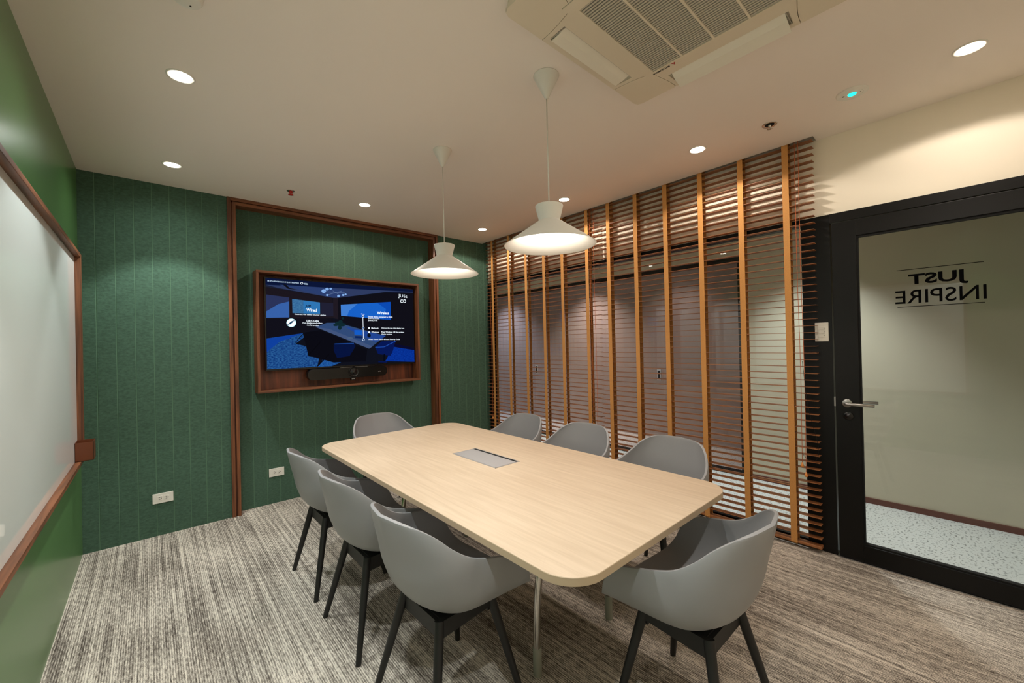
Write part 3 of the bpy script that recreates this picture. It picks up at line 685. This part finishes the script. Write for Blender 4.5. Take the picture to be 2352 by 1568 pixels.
# ------------------------------------------------------------------ ceiling cassette
t = thing('air_conditioner', 'square ceiling cassette air conditioner with slatted centre grille', 'air conditioner', (1.490, 0.680, H))
HO, HI, ZF = 0.474, 0.314, -0.035
def ac_outline(h, r): return rrect(-h, h, -h, h, r, 6)
bm = bmesh.new(); prism(bm, ac_outline(HO-0.006, 0.03), -0.026, -0.0005); obj('back_tray', bm, M['ac'], t)
def face_slab(bm, pts, z0, z1): prism(bm, pts, z0, z1)
g = 0.0016; LS = 0.285   # gap and half length of the louvre bars
for k in range(4):
    R_ = Matrix.Rotation(k*PI/2, 4, 'Z')
    # corner pad, bounded by gentle arcs towards the louvre bars
    arc = [(HI+g+(HO-0.003-HI-g)*q/6, 0.284-0.024*math.sin(q/6*PI/2)) for q in range(7)]
    pts = arc+[(HO, arc[-1][1]+0.004), (HO, HO-0.03), (HO-0.009, HO-0.009), (HO-0.03, HO), (arc[-1][1]+0.004, HO)]+[(y, x) for x, y in arc[::-1]]+[(HI+g, HI+g)]
    bm = bmesh.new(); prism(bm, pts, ZF, -0.02); bmesh.ops.transform(bm, matrix=R_, verts=bm.verts[:]); obj('corner_pad', bm, M['ac'], t)
    # louvre housing: inner bar, outer lip and curved end caps around the slot
    bm = bmesh.new(); xi, xo, ye = HI+0.050, HO-0.026, 0.250
    bbox(bm, HI+g, xi, -ye, ye, ZF, -0.02)
    bbox(bm, xo, HO, -ye+0.01, ye-0.01, ZF, -0.02)
    for s in (-1, 1):
        oc = [(x, y-0.0024) for x, y in arc]+[(HO, arc[-1][1]-0.0024), (HO, ye-0.01), (xo, ye-0.01), (xo, ye-0.012), (xi, ye-0.006), (xi, ye), (HI+g, ye)]
        pp = [(x, s*y) for x, y in oc]; prism(bm, pp if s > 0 else pp[::-1], ZF, -0.02)
    bmesh.ops.transform(bm, matrix=R_, verts=bm.verts[:]); obj('louvre_housing', bm, M['ac'], t)
    bm = bmesh.new()
    bbox(bm, xi, xo, -ye, ye, -0.0275, -0.0265)
    for q in (-6.2, -5.9, 5.9, 6.2): bbox(bm, xi, xo, q*0.0395-0.001, q*0.0395+0.001, -0.0335, -0.0275)
    bmesh.ops.transform(bm, matrix=R_, verts=bm.verts[:]); obj('air_slot', bm, M['ac_grille'], t)
    # flap hinged along the outer edge of the slot; the one facing the blinds hangs lower
    bm = bmesh.new(); L2 = ye-0.020; dz = 0.020 if k == 0 else 0.0; x1 = xo-0.002+(0.012 if k == 0 else 0)
    prof = [(xi+0.004, -0.0265), (xi+0.040, -0.036-dz*0.5), (x1, -0.041-dz), (x1+0.001, -0.038-dz), (xi+0.041, -0.033-dz*0.5), (xi+0.005, -0.0240)]
    a = [bm.verts.new((x, -L2, z)) for x, z in prof]; b = [bm.verts.new((x, L2, z)) for x, z in prof]
    bm.faces.new(a); bm.faces.new(b[::-1])
    for i in range(6): bm.faces.new((a[i], a[(i+1) % 6], b[(i+1) % 6], b[i]))
    bmesh.ops.transform(bm, matrix=R_, verts=bm.verts[:]); obj('louvre_flap', bm, M['ac_flap'], t)
# centre panel: frame with grille hole
gx0, gx1, gy0, gy1 = -0.262, 0.282, -0.272, 0.275
bm = bmesh.new()
bbox(bm, -HI, gx0, -HI, HI, ZF-0.003, -0.02); bbox(bm, gx1, HI, -HI, HI, ZF-0.003, -0.02)
bbox(bm, gx0, gx1, -HI, gy0, ZF-0.003, -0.02); bbox(bm, gx0, gx1, gy1, HI, ZF-0.003, -0.02)
cp = obj('grille_panel', bm, M['ac'], t)
box_obj('filter_backing', (gx0, gx1, gy0, gy1, -0.0268, -0.0262), M['gap'], t)
bm = bmesh.new(); n = 42
for i in range(n):
    x = gx0+(i+0.5)*(gx1-gx0)/n; bbox(bm, x-0.0036, x+0.0036, gy0, gy1, ZF, -0.030)
gs = obj('grille_slats', bm, M['ac_grille'], t)
for k in (1, 2, 3):
    y = gy0+k*(gy1-gy0)/4; box_obj('grille_rib', (gx0, gx1, y-0.004, y+0.004, ZF-0.003, -0.03), M['ac'], t)
# maker's name and three-diamond mark, on the rim of the centre panel nearest the blinds
lx, ly, lz = gx1+0.006, 0.182, ZF-0.0035
text_mesh('maker_name', 'MITSUBISHI', 0.02, (lx+0.006, ly+0.022, lz), (0, 1, 0), (1, 0, 0), M['ink'], t, offset=0.0006, width=0.080, height=0.011)
bm = bmesh.new()
for a in (90, 210, 330):
    a = math.radians(a); d = Vector((math.cos(a), math.sin(a))); s_ = Vector((-d.y, d.x)); cc = Vector((0.0, 0.0))
    q = [cc, cc+d*0.0055+s_*0.0033, cc+d*0.011, cc+d*0.0055-s_*0.0033]
    vs = [bm.verts.new((lx+0.010+v_.y, ly+0.002+v_.x, lz)) for v_ in q]; bm.faces.new(vs)
obj('maker_mark', bm, M['red_logo'], t)

# ------------------------------------------------------------------ small ceiling fittings
t = thing('smoke_detector', 'white round smoke detector at the top left of the ceiling', 'smoke detector', (0.112, 1.835, H))
bm = bmesh.new(); lathe(bm, [(0, 0), (0.052, 0), (0.052, -0.012), (0.046, -0.016), (0.040, -0.016), (0, -0.016)]); obj('base_ring', bm, M['white'], t, smooth=30)
bm = bmesh.new(); lathe(bm, [(0.036, -0.016), (0.036, -0.026), (0, -0.026)]); obj('vent_slot', bm, M['gap'], t)
bm = bmesh.new()
for k in range(10):
    a = 2*PI*k/10; x, y = 0.043*math.cos(a), 0.043*math.sin(a); tube(bm, [(x, y, -0.014), (x, y, -0.028)], 0.004, 6)
lathe(bm, [(0.030, -0.026), (0.047, -0.026), (0.048, -0.030), (0.042, -0.040), (0.030, -0.044), (0, -0.045)]); obj('sensor_cap', bm, M['white'], t, smooth=30)
bm = bmesh.new(); lathe(bm, [(0.003, -0.043), (0.003, -0.0462), (0, -0.0462)], (0.012, 0.015, 0), 10); obj('indicator', bm, M['gap'], t)

t = thing('fire_sprinkler', 'small red sprinkler head in the ceiling left of the screen frame', 'sprinkler', (0.874, 3.669, H))
bm = bmesh.new(); lathe(bm, [(0, 0), (0.030, 0), (0.030, -0.003), (0.022, -0.006), (0.014, -0.003), (0, -0.003)]); obj('escutcheon', bm, M['chrome'], t)
bm = bmesh.new(); lathe(bm, [(0.012, -0.003), (0.012, -0.016), (0.006, -0.020), (0.006, -0.030), (0, -0.030)], n=20); obj('glass_bulb', bm, M['red'], t)
bm = bmesh.new(); lathe(bm, [(0, -0.030), (0.018, -0.030), (0.020, -0.034), (0, -0.034)], n=16)
for s in (-1, 1): tube(bm, [(s*0.010, 0, -0.003), (s*0.016, 0, -0.015), (s*0.006, 0, -0.031)], 0.002, 6)
obj('deflector', bm, M['red'], t)
t = thing('fire_sprinkler', 'chrome sprinkler head in the ceiling above the corner of the blinds', 'sprinkler', (2.820, 0.775, H))
bm = bmesh.new(); lathe(bm, [(0, -0.001), (0.040, -0.001), (0.040, -0.003), (0.036, -0.006), (0.028, -0.003), (0.0, -0.002)]); obj('escutcheon', bm, M['chrome'], t)
bm = bmesh.new(); lathe(bm, [(0.024, -0.0035), (0.024, -0.0045), (0, -0.0045)], n=24); obj('recess', bm, M['gap'], t)
bm = bmesh.new(); lathe(bm, [(0.008, -0.004), (0.008, -0.012), (0.004, -0.014), (0.003, -0.026), (0.0, -0.026)], n=16)
lathe(bm, [(0, -0.026), (0.014, -0.026), (0.014, -0.0275), (0, -0.0275)], n=12)
for s in (-1, 1): tube(bm, [(s*0.010, 0, -0.003), (s*0.014, 0, -0.012), (s*0.004, 0, -0.026)], 0.002, 6)
obj('deflector', bm, M['chrome'], t)
t = thing('emergency_light', 'white round emergency light with a green glowing lens above the door', 'emergency light', (2.803, 0.385, H))
bm = bmesh.new(); lathe(bm, [(0, 0), (0.068, 0), (0.068, -0.003), (0.064, -0.006), (0.046, -0.007), (0.045, -0.0055), (0.044, -0.007), (0, -0.007)], n=56); obj('cover_disc', bm, M['white'], t, smooth=30)
bm = bmesh.new(); lathe(bm, [(0.019, -0.007), (0.017, -0.011), (0.009, -0.014), (0, -0.015)], n=28); obj('glowing_lens', bm, M['led_green'], t)
bm = bmesh.new(); lathe(bm, [(0.005, -0.007), (0.005, -0.008), (0, -0.008)], (-0.004, 0.036, 0), 12); lathe(bm, [(0.0022, -0.007), (0.0022, -0.008), (0, -0.008)], (0.004, -0.034, 0), 10); obj('test_button', bm, M['gap'], t)

# ------------------------------------------------------------------ table
t = thing('conference_table', 'long pale oak meeting table with rounded corners and chrome legs', 'table', (1.399, 1.86, 0))
TW, TL, ZT, TH = 0.551, 1.141, 0.740, 0.026
o_ = rrect(-TW, TW, -TL, TL, 0.125, 14)
def inset(d): return rrect(-TW+d, TW-d, -TL+d, TL-d, 0.125-d, 14)
bm = bmesh.new(); rings = []
for d, z, in ((0.02, ZT-TH), (0.0015, ZT-TH), (0.0, ZT-TH+0.0015), (0.0, ZT-0.0015), (0.0015, ZT)):
    rings.append([bm.verts.new((x, y, z)) for x, y in inset(d)])
nn = len(o_)
bm.faces.new(rings[0][::-1]).material_index = 1
for a, b in zip(rings, rings[1:]):
    for i in range(nn):
        f = bm.faces.new((a[i], a[(i+1) % nn], b[(i+1) % nn], b[i])); f.material_index = 1
bm.faces.new(rings[-1]).material_index = 0
obj('tabletop', bm, [M['oak'], M['oak_edge']], t, smooth=20)
for s in (-1, 1):
    bm = bmesh.new(); cy = s*0.62; cx = 0.066
    bbox(bm, cx-0.30, cx+0.30, cy-0.03, cy+0.03, ZT-TH-0.045, ZT-TH-0.0005, 0.003); obj('cross_beam', bm, M['black'], t)
    for q in (-1, 1):
        bm = bmesh.new(); fx = cx+q*0.257
        P_ = catmull([(fx, cy, 0.10), (fx, cy, 0.20), (fx-q*0.014, cy, 0.36), (fx-q*0.045, cy, 0.55), (fx-q*0.065, cy, ZT-TH-0.045)], 5)
        tube(bm, P_, 0.0155, 18); l = obj('leg', bm, M['chrome'], t)
        bm = bmesh.new(); lathe(bm, [(0, 0), (0.017, 0), (0.019, 0.004), (0.019, 0.115), (0.016, 0.118), (0, 0.118)], (fx, cy, 0), 20); obj('foot_glide', bm, M['glide'], l, smooth=40)
bm = bmesh.new(); bbox(bm, 0.055, 0.08, -0.60, 0.60, ZT-TH-0.040, ZT-TH-0.005); obj('stretcher', bm, M['black'], t)
# power box set into the tabletop
t = thing('table_power_box', 'flush aluminium cable flap in the middle of the table', 'power box', (1.460, 1.905, ZT))
hx, hy = 0.088, 0.208
bm = bmesh.new()
bbox(bm, -hx, hx, -hy, -hy+0.004, 0, 0.0022); bbox(bm, -hx, hx, hy-0.004, hy, 0, 0.0022); bbox(bm, -hx, -hx+0.004, -hy, hy, 0, 0.0022); bbox(bm, hx-0.004, hx, -hy, hy, 0, 0.0022)
obj('rim', bm, M['alu'], t)
box_obj('brush_slot', (-hx+0.004, hx-0.004, -hy+0.004, hy-0.004, 0.0002, 0.0008), M['gap'], t)
bm = bmesh.new(); bbox(bm, -hx+0.006, hx-0.024, -hy+0.006, hy-0.006, 0.001, 0.0026, 0.0005); obj('lid', bm, M['alu'], t)

# ------------------------------------------------------------------ chairs
RIM = [(0.0, -0.273, 0.803), (0.112, -0.251, 0.799), (0.174, -0.215, 0.784), (0.216, -0.172, 0.754), (0.246, -0.129, 0.713), (0.266, -0.075, 0.676), (0.275, -0.015, 0.654), (0.285, 0.055, 0.638), (0.286, 0.122, 0.618), (0.286, 0.156, 0.588), (0.282, 0.186, 0.546), (0.273, 0.204, 0.503), (0.236, 0.229, 0.460), (0.130, 0.249, 0.444), (0.0, 0.254, 0.445)]
CEN = [(0, -0.273, 0.803), (0, -0.252, 0.715), (0, -0.230, 0.63), (0, -0.210, 0.55), (0, -0.170, 0.475), (0, -0.075, 0.425), (0, 0.09, 0.425), (0, 0.251, 0.445)]
EDGE = catmull(RIM, 6); TOP = EDGE[0:13]; SIDE = EDGE[12:55]; FRONT = EDGE[54:][::-1]; CENC = catmull(CEN, 6)
NU, NV = 20, 40
def rowpt(v, u):
    Sd, Cc = sample(SIDE, v), sample(CENC, v); th = u*PI/2
    k = min(1, max(0, (v-0.25)/0.45)); e = 1.0-0.28*k              # flatter seat, rounder back
    f = math.sin(th)**e; q = 1-max(0.0, math.cos(th))**e
    return Vector((Sd.x*f, Cc.y+(Sd.y-Cc.y)*q, Cc.z+(Sd.z-Cc.z)*q))
def shell_pt(v, u):
    p = rowpt(v, u)
    p = p+(sample(TOP, u)-rowpt(0, u))*(1-v)**6
    p = p+(sample(FRONT, u)-rowpt(1, u))*v**7
    return p
def make_chair():
    t = thing('armchair', '', 'chair', group='grey shell armchairs around the table')
    bm = bmesh.new(); grid = []
    for j in range(NV+1):
        v = j/NV; row = []
        for i in range(-NU, NU+1):
            p = shell_pt(v, abs(i)/NU); row.append(bm.verts.new((math.copysign(p.x, i) if i else 0, p.y, p.z)))
        grid.append(row)
    for j in range(NV):
        for i in range(2*NU): f = bm.faces.new((grid[j][i], grid[j][i+1], grid[j+1][i+1], grid[j+1][i])); f.smooth = True
    sh = obj('seat_shell', bm, M['shell'], t)
    so = sh.modifiers.new('thickness', 'SOLIDIFY'); so.thickness = 0.0125; so.offset = 0
    bv = sh.modifiers.new('rim', 'BEVEL'); bv.width = 0.0022; bv.segments = 2; bv.limit_method = 'ANGLE'; bv.angle_limit = math.radians(50)
    # base: four round tapered legs and crossing rails
    feet = [(sx*0.222, sy*0.203) for sx in (-1, 1) for sy in (-1, 1)]
    for fx, fy in feet:
        sx, sy = math.copysign(1, fx), math.copysign(1, fy)
        top = (sx*0.125, sy*0.118+0.005, 0.408)
        bm = bmesh.new(); tube(bm, [(fx, fy, 0.0), (fx+(top[0]-fx)*0.03, fy+(top[1]-fy)*0.03, 0.012), (fx+(top[0]-fx)*0.5, fy+(top[1]-fy)*0.5, 0.204), top], [0.0115, 0.0125, 0.016, 0.0185], 16)
        obj('leg', bm, M['black_wood'], t, smooth=40)
    bm = bmesh.new()
    def rail(a, b, ha, hb, th=0.02):
        a, b = Vector(a), Vector(b); d = (b-a).normalized(); n_ = Vector((-d.y, d.x, 0)).normalized()*th/2
        vs = [bm.verts.new(p) for p in (a-n_, b-n_, b+n_, a+n_, a-n_-Vector((0, 0, ha)), b-n_-Vector((0, 0, hb)), b+n_-Vector((0, 0, hb)), a+n_-Vector((0, 0, ha)))]
        for f in ((0, 1, 2, 3), (7, 6, 5, 4), (0, 4, 5, 1), (1, 5, 6, 2), (2, 6, 7, 3), (3, 7, 4, 0)): bm.faces.new([vs[i] for i in f])
    for sx in (-1, 1): rail((sx*0.13, -0.115, 0.410), (sx*0.13, 0.125, 0.415), 0.062, 0.050)
    for sy in (-1, 1): rail((-0.13, sy*0.115+0.005, 0.405), (0.13, sy*0.115+0.005, 0.405), 0.060, 0.060)
    bbox(bm, -0.12, 0.12, -0.105, 0.115, 0.398, 0.410)
    obj('base_frame', bm, M['black_wood'], t)
    return t
ch0 = make_chair()
R = math.radians
chairs = [
 (0.8785, 1.4216, -88.67, 'grey shell armchair at the left side of the table, nearest the camera'),
 (0.866, 2.040, -89.5, 'grey shell armchair in the middle of the left side of the table'),
 (0.866, 2.655, -89.5, 'grey shell armchair at the far end of the left side, nearest the felt wall'),
 (1.503, 0.704, -0.8, 'grey shell armchair at the near end of the table, back towards the camera'),
 (2.184, 1.231, 84, 'grey shell armchair by the blinds, nearest the door'),
 (2.166, 1.875, 88.4, 'grey shell armchair in the middle of the row by the blinds'),
 (2.155, 2.508, 85.5, 'grey shell armchair by the blinds, farthest from the door'),
 (1.515, 3.318, 185.6, 'grey shell armchair at the far head of the table below the screen'),
]
for i, (x, y, a, lab) in enumerate(chairs):
    if i == 0: ch0.location = (x, y, 0); ch0.rotation_euler = (0, 0, R(a)); ch0['label'] = lab
    else: dup(ch0, (x, y, 0), R(a), lab)
